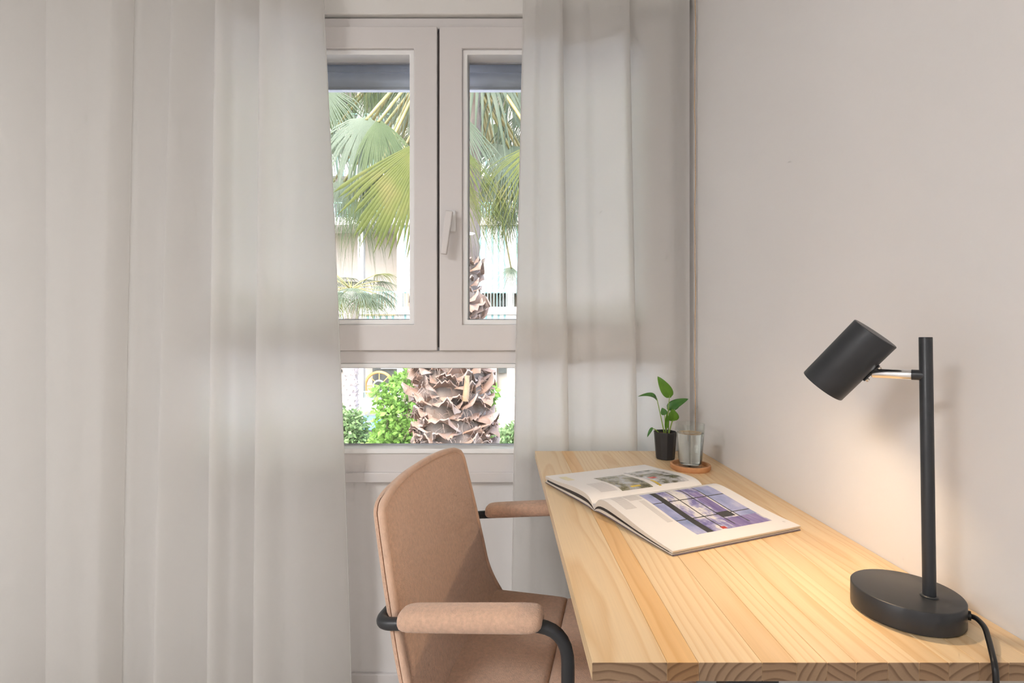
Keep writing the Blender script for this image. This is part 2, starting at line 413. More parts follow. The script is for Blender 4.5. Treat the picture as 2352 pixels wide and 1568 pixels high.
def sash(x0, x1, stile_l, stile_r, name='sash'):
    y0, y1 = 1.570, 1.650
    z0, z1 = zs0, zs1
    a, b, c, d = x0+stile_l, x1-stile_r, 1.124, 1.962   # inner opening
    s = MB()
    ring_frame(s, x0, x1, z0, z1, a, b, c, d, y0, y1)
    so = wpart(name, s, M['frame'])
    t = .015; q = MB(); yb0, yb1 = 1.579, 1.632
    ring_frame(q, a, b, c, d, a+t, b-t, c+t, d-t, yb0, yb1)
    wpart('glazing_bead', q, M['bead'], so, .002)
    g = MB(); e = .004; a2, b2, c2, d2 = a+t, b-t, c+t, d-t
    g.box(a2, a2+e, 1.625, 1.632, c2, d2); g.box(b2-e, b2, 1.625, 1.632, c2, d2); g.box(a2+e, b2-e, 1.625, 1.632, d2-e, d2); g.box(a2+e, b2-e, 1.625, 1.632, c2, c2+e)
    wpart('gasket', g, M['gasket'], so, 0)
    wpart('glass_pane', MB().box(a2, b2, 1.632, 1.633, c2, d2), M['pane'], so, 0, smooth=False)
    return so
sl = sash(WX0+.028, GX-.0035, .070, .070)
sr = sash(GX+.0035, WX1-.028, .069, .070)
# dark joint behind the meeting line
wpart('meeting_seal', MB().box(GX-.006, GX+.006, 1.585, 1.60, zs0+.01, zs1-.01), M['seal'], bevel=0)
# fixed lower light
q = MB(); ax, bx = WX0+.033, WX1-.033
ring_frame(q, ax, bx, .731, zt0, ax+.013, bx-.013, .746, .992, 1.578, 1.640)
wpart('glazing_bead', q, M['bead'], bevel=.002)
wpart('glass_pane', MB().box(ax+.013, bx-.013, 1.640, 1.641, .746, .992), M['pane'], bevel=0, smooth=False)
wpart('gasket', MB().box(ax+.013, bx-.013, 1.634, 1.640, .746, .750).box(ax+.013, bx-.013, 1.634, 1.640, .988, .992), M['gasket'], bevel=0)
# handle on the right sash
hb = P(1035, 508, 1.565)
hz = MB(); hz.box(hb.x-.016, hb.x+.016, 1.560, 1.570, hb.z-.032, hb.z+.032)
hnd = wpart('handle_plate', hz, M['bead'], bevel=.003)
lv = MB(); t0 = P(1031, 492, 1.54); t1 = P(1019, 584, 1.54)
dv = (t1-t0).normalized(); sd = Vector((dv.z, 0, -dv.x))
vs = []
for y in (1.532, 1.546):
    for (p, w_) in ((t0-dv*.010, .0115), (t1, .0095)):
        vs += [Vector((p.x, y, p.z))+sd*w_, Vector((p.x, y, p.z))-sd*w_]
lv.add(vs, [(0,1,3,2),(4,6,7,5),(0,2,6,4),(1,5,7,3),(0,4,5,1),(2,3,7,6)])
wpart('handle_lever', lv, M['frame'], hnd, .003)
wpart('handle_neck', MB().tube([(t0.x, 1.561, t0.z), (t0.x, 1.545, t0.z)], .008, 12), M['bead'], hnd, 0)
# outer roller shutter, drawn down a little
rs = empty('roller_shutter', ((WX0+WX1)/2, 1.70, 1.87)); tag(rs, 'blue-grey roller shutter lowered a little at the top outside the window', 'shutter')
for k in range(4):
    z0 = 1.893 + .012 + k*.049
    def slat_fn(u, v, z0=z0, off=0):
        return Vector((lerp(WX0+.04, WX1-.04, u)-rs.location.x, 1.70+off-.006*math.sin(PI*v)-1.70, z0+.0465*v-1.87))
    MB().slab(lambda u, v: slat_fn(u, v), lambda u, v: slat_fn(u, v, off=.010), 1, 6).build('slat', M['shutter'], rs)
MB().box(WX0+.04-rs.location.x, WX1-.04-rs.location.x, -.008, .012, 1.893-1.87, 1.903-1.87).build('bottom_bar', M['gasket'], rs, bevel=.002)

# ------------------------------------------------------------------ curtains
def curtain(name, pts, base_y, nominal_y, top_map, zt, zb, amp, label, loc_px, edge_bow=0):
    """pts: (pixel column at sill height, fold depth in cm towards the room); top_map maps columns to the top of the frame"""
    # arc-length resample with Catmull-Rom
    dense = []
    n = len(pts)
    for i in range(n-1):
        p0, p1, p2, p3 = pts[max(i-1,0)], pts[i], pts[i+1], pts[min(i+2,n-1)]
        for k in range(6):
            t = k/6
            dense.append(tuple(.5*((2*p1[j])+(-p0[j]+p2[j])*t+(2*p0[j]-5*p1[j]+4*p2[j]-p3[j])*t*t+(-p0[j]+3*p1[j]-3*p2[j]+p3[j])*t**3) for j in (0,1)))
    dense.append(pts[-1])
    rows = 44
    ox = (loc_px-CX)*nominal_y/F
    mb = MB(); W = len(dense)
    rnd = [random.uniform(-1, 1) for _ in range(40)]
    for r in range(rows+1):
        z = lerp(zt, zb, r/rows)
        py = CY + (CAMH - z)*F/nominal_y               # row in the frame
        tt = (py-1568)/(-1568)                          # 1 at the top of the frame, 0 at the bottom
        tt = max(-.15, min(1.25, tt))
        for c, (px, d) in enumerate(dense):
            tp = interp(px, top_map[0], top_map[1])
            g = tt**1.25 if tt > 0 else tt
            x = lerp(px, tp, g) + edge_bow*math.sin(PI*max(0,min(1,tt)))*0
            k = c/W*20; wob = math.sin(k*1.7 + r*.11)*.10 + math.sin(k*.63 - r*.17 + 1)*.14
            y = base_y - (d*amp*(1-.22*max(tt,0)) + wob*.6)*.01
            mb.v.append(((x-CX)*nominal_y/F - ox, y-base_y, z))
    for r in range(rows):
        for c in range(W-1):
            a = r*W+c; mb.f.append((a, a+1, a+W+1, a+W)); mb.m.append(0)
    root = empty(name, (ox, base_y, 0)); tag(root, label, 'curtain', 'white sheer curtains')
    mb.build('curtain_cloth', M['curtain'], root, ang=180)
    # stitched hem along the free edge
    e = [Vector(mb.v[r*W]) for r in range(rows+1)]
    MB().tube(e, .0016, 6).build('side_hem', M['curtain'], root, ang=180)
    return root
Lp = [(800,.6),(785,1.2),(750,2.2),(700,2.9),(655,2.6),(620,3.3),(600,3.5),(590,3.1),(588,2.3),(596,1.2),(604,.5),(590,.1),(568,.7),(540,1.7),(520,1.9),(500,2.9),(488,3.1),(481,2.5),(486,1.3),(494,.6),(478,.0),(440,.6),(405,1.6),(375,2.5),(362,2.7),(354,2.1),(352,1.2),(344,.5),(325,.0),(300,.4),(280,.9),(262,.4),(262,.2),(268,.9),(260,2.3),(250,3.3),(236,3.7),(200,3.3),(165,3.7),(128,3.2),(108,2.2),(103,1.2),(110,.4),(96,.5),(70,1.6),(40,2.6),(0,3.0),(-50,2.4),(-110,1.0),(-170,2.4),(-240,.6),(-320,2.4),(-420,.4),(-520,2.2),(-600,.6)]
curtain('sheer_curtain', Lp, 1.510, 1.475, ([-600,-200,0,104,250,356,482,590,640,800],[-600,-200,0,100,276,392,496,600,636,736]), ZC-.02, .012, 1.85,
        'wide white sheer curtain hanging to the floor left of the window and chair', 400)
Rp = [(1174,.5),(1180,1.2),(1195,1.9),(1212,2.4),(1226,1.7),(1236,1.5),(1256,2.0),(1290,2.8),(1304,2.8),(1312,2.1),(1307,1.1),(1300,.5),(1316,.0),(1340,.2),(1362,.9),(1382,.5),(1405,1.4),(1440,2.5),(1462,2.8),(1471,2.2),(1466,1.1),(1460,.5),(1476,.0),(1505,.3),(1535,1.2),(1552,1.5),(1566,.9),(1580,.6),(1588,1.0)]
curtain('sheer_curtain', Rp, 1.553, 1.53, ([1174,1226,1312,1471,1588],[1203,1238,1292,1446,1588]), ZC-.02, .012, 1.12,
        'white sheer curtain in the corner behind the desk and potted plant', 1380)
# thin beige strand running down the corner at the curtain edge
cp = [Vector((.5655 + .0012*math.sin(k*.9)+.0008*math.sin(k*2.3), 1.531, lerp(2.5, .80, k/30))) for k in range(31)]
co = MB().tube([p-Vector((.5655,1.531,0)) for p in cp], .0016, 6).build('corner_strand', M['cord'], loc=(.5655,1.531,0), ang=180)
tag(co, 'thin beige strand running down the corner beside the curtain', 'cord')

# ------------------------------------------------------------------ desk
ZD = .755; DX0, DX1, DY0, DY1 = .0906, XW-.001, .531, 1.508; DT = .019
desk = empty('desk', ((DX0+DX1)/2, (DY0+DY1)/2, 0)); tag(desk, 'long pine desk with a laminated board top along the right wall', 'desk')
top = empty('desktop', (0, 0, ZD-DT), parent=desk)
bpx = [1360,1533,1605,1751,1830,1900,1967,2040,2112,2180,2250,2318,2380]
bx_ = [DX0] + [(p-CX)*DY0/F for p in bpx[1:]] + [DX1]
tint = [(1.02,1.02,1.0),(1.0,.84,.62),(1.04,1.04,1.02),(1.0,.97,.92),(1.05,1.04,1.0),(1.03,1.0,.96),(1.0,.97,.92),(1.05,1.05,1.02),(.99,.94,.86),(1.03,1.02,.98),(.97,.92,.84),(1.02,1.0,.95),(1.0,.96,.9)]
for i in range(len(bx_)-1):
    a, b = bx_[i], bx_[i+1]; cx = (a+b)/2; w = (b-a)/2 - .0001; hy = (DY1-DY0)/2
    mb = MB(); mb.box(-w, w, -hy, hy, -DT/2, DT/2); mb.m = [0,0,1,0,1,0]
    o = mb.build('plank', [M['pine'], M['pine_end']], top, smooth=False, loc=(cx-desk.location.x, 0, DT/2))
    bv = o.modifiers.new('bevel', 'BEVEL'); bv.width = .0009 if 0 < i < len(bx_)-2 else .0012; bv.segments = 1
    bv.width = .0004
    o.color = (*tint[i % len(tint)], 1)
for y in (-.42, .40):
    lg = MB(); lg.box(-.03, .03, -.015, .015, .03, ZD-DT-.006)
    leg = lg.build('leg', M['black'], desk, bevel=.002, loc=(-.05, y, 0))
    MB().box(-.17, .19, -.02, .02, 0, .03).build('foot', M['black'], leg, bevel=.003)
    MB().box(-.15, .17, -.02, .02, ZD-DT-.006, ZD-DT).build('bracket', M['black'], leg, bevel=.001)

# ------------------------------------------------------------------ chair
chair = empty('armchair', (-.1065, 1.0385, 0), -math.radians(13.3))
tag(chair, 'dusty pink upholstered armchair with a black tubular frame at the desk', 'chair')
BH0, BH1 = .455, .832
def back_s(h):
    t = (h-.49)/.34
    s = .012 - .072*t
    if h < .56: s += .030*((.56-h)/.10)**2
    return s
def back_w(h):
    w = interp(h, [.44,.49,.60,.70,.80,.84], [.229,.231,.229,.222,.211,.205])
    d = h - (BH1-.034)
    if d > 0: w -= .034 - math.sqrt(max(0, .034**2 - min(d,.034)**2))
    return w
LC = -.008
def back_pt(u, v, off):
    h = lerp(BH0, BH1, v); a = 2*u-1
    w = back_w(h); l = LC + a*w
    s = back_s(h) + .012*a*a
    # soft fold across the upholstery
    return Vector((s+off, l, h - .010*abs(a)**3*(1 if v > .9 else 0)*(v-.9)*10))
def edge_g(u, v, k=10):
    a = abs(2*u-1); b = abs(2*v-1)
    return math.sqrt(max(0, 1-a**k))*math.sqrt(max(0, 1-b**k))
NU, NV = 36, 40
def bu(x): # denser near the ends
    return .5 - .5*math.cos(PI*x)
def bfront(u, v):
    u, v = lerp(u, bu(u), .7), lerp(v, bu(v), .5)
    g = edge_g(u, v)
    h = lerp(BH0, BH1, v); a = 2*u-1
    fold = -.0045*math.exp(-((h-(.680-.022*a))/.006)**2)*math.exp(-((a-.35)/.45)**2)
    return back_pt(u, v, .012*g + fold - .004*(1-g))
def bback(u, v):
    u, v = lerp(u, bu(u), .7), lerp(v, bu(v), .5)
    return back_pt(u, v, -.006 - .004*edge_g(u, v))
MB().slab(bback, bfront, NU, NV).build('backrest', M['fabric'], chair, ang=70)
def sfront(u, v):
    u, v = lerp(u, bu(u), .7), lerp(v, bu(v), .5); return back_pt(u, v, -.008)
def sback(u, v):
    u, v = lerp(u, bu(u), .7), lerp(v, bu(v), .5)
    return back_pt(u, v, -.012 - .012*edge_g(u, v, 6))
MB().slab(sback, sfront, NU, NV).build('back_shell', M['fabric'], chair, ang=70)
path = [back_pt(0, k/30, .001) for k in range(1, 30)]
tops = []
for k in range(0, 25):
    u = k/24; tops.append(back_pt(u, 1, .001) + Vector((0,0,.001)))
rim = path + tops + [back_pt(1, k/30, .001) for k in range(29, 0, -1)]
MB().tube(rim, .0066, 8).build('piping', M['piping'], chair, ang=180)
# seat: three upholstered panels in a row, with seams between them
SZ = .492
def seat_panel(s0, s1, h0, h1, name='seat_panel', par=None):
    def top_(u, v):
        uu, vv = lerp(u, bu(u), .7), bu(v)
        s = lerp(s0, s1, uu); a = 2*vv-1
        g = edge_g(uu, vv, 12)
        return Vector((s, a*.216, lerp(h0, h1, uu) - .010 + .010*g - .012*(1-a*a)*0 - (.012 if s > .42 else 0)*((s-.42)/.05)**2))
    def bot_(u, v):
        p = top_(u, v); return Vector((p.x, p.y*.97, lerp(h0, h1, u) - .062))
    return MB().slab(top_, bot_, 16, 28).build(name, M['fabric'], par, ang=70)
seat = seat_panel(.018, .2095, SZ, SZ, 'seat', chair)
seat_panel(.2105, .465, SZ, SZ-.004, 'seat_front', chair)
MB().box(.03, .45, -.19, .19, SZ-.076, SZ-.060).build('seat_base', M['black'], chair, bevel=.003)
# tubular frame: arms joined behind the back, front legs, sled feet
RT = .0095; AY = .250
def arm_z(s): return .648 + .12*s
ptsf = [(.262, -AY, .012), (.262, -AY, arm_z(.262)), (-.032, -AY, arm_z(-.032)), (-.032, AY, arm_z(-.032)), (.262, AY, arm_z(.262)), (.262, AY, .012)]
MB().tube(fillet(ptsf, [.055, .024, .024, .055], 8), RT, 14).build('arm_frame', M['black'], chair, ang=180)
ptsb = [(.262, -AY, .012), (.262, -AY, .0095), (-.20, -AY, .0095), (-.20, AY, .0095), (.262, AY, .0095), (.262, AY, .012)]
MB().tube(fillet(ptsb, [.0005, .05, .05, .0005], 6), RT, 12).build('sled_base', M['black'], chair, ang=180)
for s in (.10, .38):
    MB().tube(fillet([(.262, -AY, .40), (.262 if s > .2 else .262, -AY, .405), (s, -.15, .420), (s, .15, .420), (.262, AY, .405), (.262, AY, .40)], .01, 4), .007, 10).build('seat_rail', M['black'], chair, ang=180)
for sg in (-1, 1):
    L0, L1 = .006, .226
    prof = []
    mb = MB(); n = 22; ring = 20; vs = []
    for i in range(n+1):
        t = i/n; x = lerp(L0, L1, bu(t)); e = min(1, math.sqrt(max(0, 1-abs(2*bu(t)-1)**14)))
        e = max(e, .02)
        for k in range(ring):
            a = 2*PI*k/ring; ca, sa = math.cos(a), math.sin(a)
            yy = .025*math.copysign(abs(ca)**.75, ca)*(.45+.55*e); zz = .0172*math.copysign(abs(sa)**.8, sa)*(.40+.60*e)
            vs.append(Vector((x, sg*AY+yy, arm_z(x)+.010+zz)))
    fs = [(i*ring+k, i*ring+(k+1)%ring, (i+1)*ring+(k+1)%ring, (i+1)*ring+k) for i in range(n) for k in range(ring)]
    fs += [tuple(range(ring))[::-1], tuple(n*ring+k for k in range(ring))]
    mb.add(vs, fs).build('arm_pad', M['fabric'], chair, ang=180)

# ------------------------------------------------------------------ magazine
mag = empty('magazine', (.2995, 1.042, ZD), math.radians(22.5)); tag(mag, 'open magazine with printed photographs lying on the pine desk', 'magazine')
ML = .1375
near_prof = ([0,.03,.07,.13,.22,.4,.6,.8,1],[.005,.018,.0265,.0305,.0305,.0245,.017,.0115,.0085])
far_prof = ([0,.04,.10,.2,.35,.55,.75,1],[.005,.016,.024,.0275,.027,.0235,.0195,.0165])
def pg(side, x, t, lift=0.0, k=1.0):
    xs, ys = near_prof if side < 0 else far_prof
    wd = .222 if side < 0 else .205
    return Vector((x, side*wd*t*(1-.02*(1-k)), max(.0008, smooth_interp(t, xs, ys)*k + lift)))
def leafblock(side, k0, k1, name, m, par=mag, l0=0., l1=0., wfrac=1., edge=None):
    f = lambda u, v: pg(side, lerp(-ML, ML, u), v*wfrac, l1, k1)
    b = lambda u, v: pg(side, lerp(-ML, ML, u), v*wfrac, l0, k0)
    mb = MB()
    if side < 0: mb.slab(b, f, 2, 30)
    else: mb.slab(f, b, 2, 30)
    o = mb.build(name, m, par, ang=50)
    return o
for sd_ in (-1, 1):
    leafblock(sd_, .10, .16, 'cover', M['cover'], wfrac=1.012)
    leafblock(sd_, .18, .36, 'page_stack', M['paper_edge'], wfrac=1.0)
    leafblock(sd_, .38, .60 if sd_ > 0 else .52, 'dark_layer', M['near_black'], wfrac=.955)  # near-black layer, set back between the two page stacks
    leafblock(sd_, .62 if sd_ > 0 else .54, .96, 'page_stack', M['paper_edge'], wfrac=.995)
    pgo = leafblock(sd_, .965, 1.0, 'open_page', M['paper'], wfrac=.99)
# end blocks that close the fore edges down to the desk
def photo_mat(name, cols, sx, sy, seed, lines=None):
    m = bpy.data.materials.new(name); m.use_nodes = True; nt = m.node_tree; b = nt.nodes['Principled BSDF']
    tc = nt.nodes.new('ShaderNodeTexCoord'); mp = nt.nodes.new('ShaderNodeMapping'); mp.inputs['Scale'].default_value = (sx, sy, 1); mp.inputs['Location'].default_value = (seed, seed*.7, 0)
    n = nt.nodes.new('ShaderNodeTexNoise'); n.inputs['Scale'].default_value = 1; n.inputs['Detail'].default_value = 6; n.inputs['Roughness'].default_value = .62
    cr = nt.nodes.new('ShaderNodeValToRGB'); cr.color_ramp.interpolation = 'LINEAR'
    el = cr.color_ramp.elements
    while len(el) < len(cols): el.new(.5)
    for i, (p, c) in enumerate(cols): el[i].position = p; el[i].color = (*c, 1)
    nt.links.new(tc.outputs['Object'], mp.inputs[0]); nt.links.new(mp.outputs[0], n.inputs[0]); nt.links.new(n.outputs[0], cr.inputs[0])
    nt.links.new(cr.outputs[0], b.inputs['Base Color']); b.inputs['Roughness'].default_value = .25
    return m
def printed(side, x0, x1, t0, t1, m, name='printed_photo', lift=.0003, nu=2, nv=14):
    f = lambda u, v: pg(side, lerp(x0, x1, u), lerp(t0, t1, v), lift, 1.0)
    b = lambda u, v: pg(side, lerp(x0, x1, u), lerp(t0, t1, v), lift-.0002, 1.0)
    mb = MB()
    if side < 0: mb.slab(b, f, nu, nv)
    else: mb.slab(f, b, nu, nv)
    return mb.build(name, m, mag, ang=50)
W_ = (.80,.76,.76)
ph_sky = photo_mat('print_window_view', [(.30,(.07,.06,.16)),(.42,(.20,.18,.42)),(.50,(.42,.40,.62)),(.57,(.80,.77,.76)),(.8,(.84,.80,.76))], 22, 16, 1.3)
ph_pur = photo_mat('print_purple_floor', [(.3,(.14,.10,.28)),(.55,(.28,.22,.46)),(.8,(.50,.46,.66))], 60, 10, 4.1)
ph_blue = photo_mat('print_blue_sky', [(.3,(.20,.26,.48)),(.55,(.42,.44,.70)),(.8,(.72,.72,.80))], 18, 14, 7.7)
ph_dark = mat('print_dark_beam', (.045,.043,.04), .3, noise=.3, nscale=90)
ph_olive = photo_mat('print_kitchen', [(.30,(.03,.03,.02)),(.43,(.13,.12,.06)),(.5,(.30,.28,.20)),(.58,(.45,.46,.48)),(.8,(.70,.70,.70))], 34, 30, 2.2)
ph_room = photo_mat('print_dining_room', [(.3,(.04,.04,.03)),(.42,(.18,.17,.12)),(.5,(.50,.50,.52)),(.6,(.72,.70,.70)),(.8,(.80,.78,.77))], 34, 34, 9.4)
ph_red = mat('print_red', (.55,.06,.04), .3, noise=.3, nscale=120)
ph_yel = mat('print_yellow', (.70,.50,.05), .3, noise=.2, nscale=120)
txt = stripe_mat('print_text', (.80,.765,.745), (.60,.57,.56), .0038, 1, .45, .35)
# near page: one large picture
a, b = -.060, .108; c, d = .16, .845
printed(-1, a, b, c, d, ph_sky)
printed(-1, a, a+.022, c, d, ph_blue, lift=.00045)
printed(-1, a+.022, a+.036, c, d, ph_dark, lift=.0005)
printed(-1, a+.085, b-.004, .70, d, ph_pur, lift=.00045)
printed(-1, a+.128, b, c, .70, ph_blue, lift=.00042)
printed(-1, a+.10, a+.122, c+.1, .66, ph_pur, lift=.0004)
for t_ in (.34, .62): printed(-1, a, b, t_, t_+.010, ph_dark, lift=.0005, nv=1)
for x_ in (a+.060, a+.092, a+.126): printed(-1, x_, x_+.0022, c, .80, ph_dark, lift=.0005)
printed(-1, a+.092, a+.122, .60, .68, ph_dark, lift=.00055, nv=3)
printed(-1, a+.058, a+.068, .80, .835, ph_red, lift=.0005, nv=1)
printed(-1, -.122, -.098, .14, .36, txt, 'printed_text', nv=8)
printed(-1, -.094, -.066, .14, .24, txt, 'printed_text', nv=6)
printed(-1, -.078, -.066, .26, .62, txt, 'printed_text', nv=10)
printed(-1, .122, .127, .885, .90, txt, 'printed_text', nv=1)
# far page: text column and two pictures
printed(1, -.105, -.066, .12, .40, txt, 'printed_text', nv=8)
printed(1, -.058, .018, .10, .62, ph_olive)
printed(1, -.03, -.006, .14, .17, ph_yel, lift=.0005, nv=2)
printed(1, .032, .116, .12, .70, ph_room)
printed(1, .044, .062, .30, .36, ph_red, lift=.0005, nv=2)
printed(1, .034, .040, .10, .26, ph_yel, lift=.0005, nv=3)
printed(1, .045, .09, .36, .52, ph_olive, lift=.0005, nv=4)
printed(1, -.118, -.10, .66, .86, mat('print_pale_yellow', (.80,.74,.50), .3, noise=.1), 'printed_photo', nv=3)

# ------------------------------------------------------------------ coaster, glass of water, plant
cx, cy = .470, 1.305
cst = MB().lathe([(0,0),(.0455,0),(.0487,.004),(.0487,.0125),(.0475,.0135),(.0435,.0135),(.0425,.0125),(.0415,.005),(0,.005)], 48).build('coaster', M['cork'], loc=(cx, cy, ZD), ang=50)
tag(cst, 'round terracotta coaster with raised rim under the glass of water', 'coaster')
gl = empty('water_glass', (cx, cy, ZD+.0052)); tag(gl, 'clear drinking glass of water standing on the round terracotta coaster', 'glass')
GH = .109
MB().lathe([(0,0),(.0255,0),(.0275,.002),(.0282,.006),(.0345,GH),(.0341,GH+.0006),(.0333,GH+.0004),(.0330,GH-.002),(.0270,.011),(.0255,.0085),(0,.008)], 56).build('tumbler', M['tumbler'], gl, ang=60)
wr = lambda z: lerp(.0271, .0331, (z-.011)/(GH-.011))
MB().lathe([(0,.0084),(.0253,.0089),(.0267,.0114),(wr(.086)-.0002,.0858),(wr(.086)-.0014,.0853),(0,.0851)], 56).build('water', M['water'], gl, ang=60)
px_, py_ = .441, 1.415
pl = empty('potted_plant', (px_, py_, ZD)); tag(pl, 'small green round-leaved plant in a black plastic pot beside the glass', 'plant')
MB().lathe([(0,0),(.0235,0),(.0250,.002),(.0302,.070),(.0306,.074),(.0296,.0745),(.0288,.070),(.0245,.006),(0,.006)], 10, a0=.2).build('pot', M['pot'], pl, ang=30, bevel=.001)
MB().grid(lambda u, v: Vector((.0285*math.sqrt(v)*math.cos(2*PI*u), .0285*math.sqrt(v)*math.sin(2*PI*u), .066+.0022*math.sin(u*40)*math.sin(v*13)+.003*(1-v))), 28, 8).build('soil', M['soil'], pl, ang=180)
def W2L(px, py, dy): return P(px, py, py_+dy) - Vector((px_, py_, ZD))
def leaf(base, tip, width, nrm, m, curl=0.2, stem_from=None, name='leaf', blunt=1.0):
    base, tip = Vector(base), Vector(tip); ax = tip-base; L = ax.length; ax.normalize()
    nrm = Vector(nrm); nrm = (nrm-ax*nrm.dot(ax)).normalized(); sdv = ax.cross(nrm)
    def fn(u, v, off=0):
        t = u; w = width*(math.sin(PI*min(1, t**.62))**.75)*(1 if blunt else 1)
        a = 2*v-1
        z = -curl*L*(t-.35)**2 + abs(a)*w*.22
        return base + ax*(L*t) + sdv*(a*w) + nrm*(z+off)
    mb = MB().slab(lambda u, v: fn(u, v), lambda u, v: fn(u, v, .0006), 14, 8)
    o = mb.build(name, m, pl, ang=180)
    if stem_from is not None:
        s0 = Vector(stem_from); s1 = base + ax*(L*.10); mid = (s0+s1)/2 + Vector((.0, 0, .004))
        pts = [s0*(1-t)**2 + mid*2*t*(1-t) + s1*t*t for t in [k/10 for k in range(11)]]
        MB().tube(pts, [.0017*(1-.045*k) for k in range(11)], 8).build('stem', M['stem'], o, ang=180)
    return o
S0 = Vector((.002, 0, .066))
leaf(W2L(1541,913,-.01), W2L(1511,864,0), .0150, (-.25,-1,.15), M['leaf'], .25, S0)
leaf(W2L(1512,916,0), W2L(1477,897,-.004), .0100, (-.1,-.6,1), M['leaf_b'], 1.2, S0+Vector((-.004,0,0)))
leaf(W2L(1532,939,.01), W2L(1580,913,.0), .0135, (-.35,-.75,.55), M['leaf_b'], .3, S0+Vector((.008,.004,0)))
leaf(W2L(1527,953,-.004), W2L(1521,936,0), .009, (-.2,-.9,.3), M['leaf_b'], .2, S0)
leaf(W2L(1546,967,-.012), W2L(1545,939,-.016), .0155, (.1,-1,.12), M['leaf'], .2, S0+Vector((.006,-.004,0)))
leaf(W2L(1530,985,-.004), W2L(1533,945,-.006), .0055, (0,-1,.1), M['leaf'], .1, S0+Vector((-.001,0,0)))
leaf(W2L(1499,981,-.012), W2L(1486,1003,-.014), .0045, (-.6,-.6,.4), M['leaf_b'], .2, S0+Vector((-.022,-.006,.006)))
leaf(W2L(1555,925,.012), W2L(1552,941,.004), .0075, (.2,-.8,.4), M['leaf_b'], .2, S0+Vector((.010,.006,0)))

# ------------------------------------------------------------------ desk lamp
LB = Vector((.4874, .628, ZD))
lamp = empty('desk_lamp', LB); tag(lamp, 'matt black desk lamp with a tilted cylinder shade, switched on', 'lamp')
MB().lathe([(0,.0006),(.0545,.0006),(.0558,.0016),(.0562,.003),(.0562,.0268),(.0556,.0276),(.0545,.028),(0,.028)], 72).build('base', M['black'], lamp, ang=40)
PB = Vector((.502-LB.x, .611-LB.y, .028))
top_ = Vector((.4975-LB.x, .611-LB.y, 1.0885-ZD))
MB().tube([PB, PB+Vector((0,0,.0015)), top_-Vector((0,0,.0006)), top_], [.0066,.0066,.0066,.0062], 28).build('pole', M['black'], lamp, ang=40)
MB().lathe([(.0064,0),(.0088,0),(.0090,.0008),(.0082,.0018),(.0066,.0020)], 32, Matrix.Translation(PB)).build('collar', M['black'], lamp, ang=50)
nax = Vector((.472,-.427,.771)).normalized()          # mouth -> closed end of the shade
hd = Vector((-.741,.671,0)).normalized()              # direction of the swing arm
A0 = Vector((.498, .611, 1.0435)) - LB; A0.z = 1.0435-ZD
a1 = A0 + hd*.0055; a2 = A0 + hd*.0135; a3 = A0 + hd*.0525
MB().tube([a1-hd*.004, a2], .0062, 24).build('arm_sleeve', M['black'], lamp, ang=40)
arm = MB().tube([a2, a3-hd*.001, a3], [.0060,.0060,.0052], 24).build('arm', M['chrome'], lamp, ang=40)
Cs = Vector((.439, .660, 1.0590)); Cs = Vector((Cs.x-LB.x, Cs.y-LB.y, Cs.z-ZD))
rot = nax.to_track_quat('Z', 'Y').to_matrix().to_4x4()
Ms = Matrix.Translation(Cs) @ rot
HL = .0445; HR = .0275
sh = MB().lathe([(HR-.0012,-HL),(HR-.0003,-HL-.0003),(HR,-HL+.0006),(HR,HL-.0008),(HR-.0008,HL),(0,HL)], 64, Ms)
sh.lathe([(HR-.0012,-HL),(HR-.0012,HL-.002),(0,HL-.002)][::-1], 64, Ms)
shade = sh.build('shade', M['black'], lamp, ang=40)
# socket and bulb inside the shade
MB().lathe([(0,HL-.003),(.013,HL-.003),(.013,.012),(.010,.008),(0,.008)][::-1], 24, Ms).build('socket', M['bead'], shade, ang=40)
bulb = MB().lathe([(0,-.021),(.010,-.0195),(.0165,-.013),(.0175,-.006),(.014,.002),(.010,.010),(0,.012)][::-1], 28, Ms).build('bulb', M['lampglow'], shade, ang=180)
# joint between arm and shade
side = (a3 - Cs); side = (side - nax*side.dot(nax)).normalized()
J = Cs + nax*((a3-Cs).dot(nax)) + side*HR
bk = MB(); tv = nax.cross(side)
vs = []
for dz in (0, .0022):
    for (p, q) in ((-.0125,-.0045),(.0125,-.0045),(.0125,.0045),(-.0125,.0045)): vs.append(J + side*(dz-.0002) + nax*p + tv*q)
bk.add(vs, [(0,1,2,3),(4,7,6,5),(0,4,5,1),(1,5,6,2),(2,6,7,3),(3,7,4,0)])
jb = bk.build('joint_bracket', M['black'], lamp, bevel=.0004)
for s_ in (-1, 1):
    q = J + nax*(.0095*s_); MB().tube([q+side*.001, q+side*.0045, q+side*.005], [.0024,.0024,.0015], 12).build('screw', M['brass'], jb, ang=40)
MB().tube([J, J+(a3-J)*.35, J+(a3-J)*.5, J+(a3-J)*.7, a3+hd*-.001], [.0028,.0042,.0030,.0042,.0034], 14).build('swivel', M['brass'], jb, ang=40)
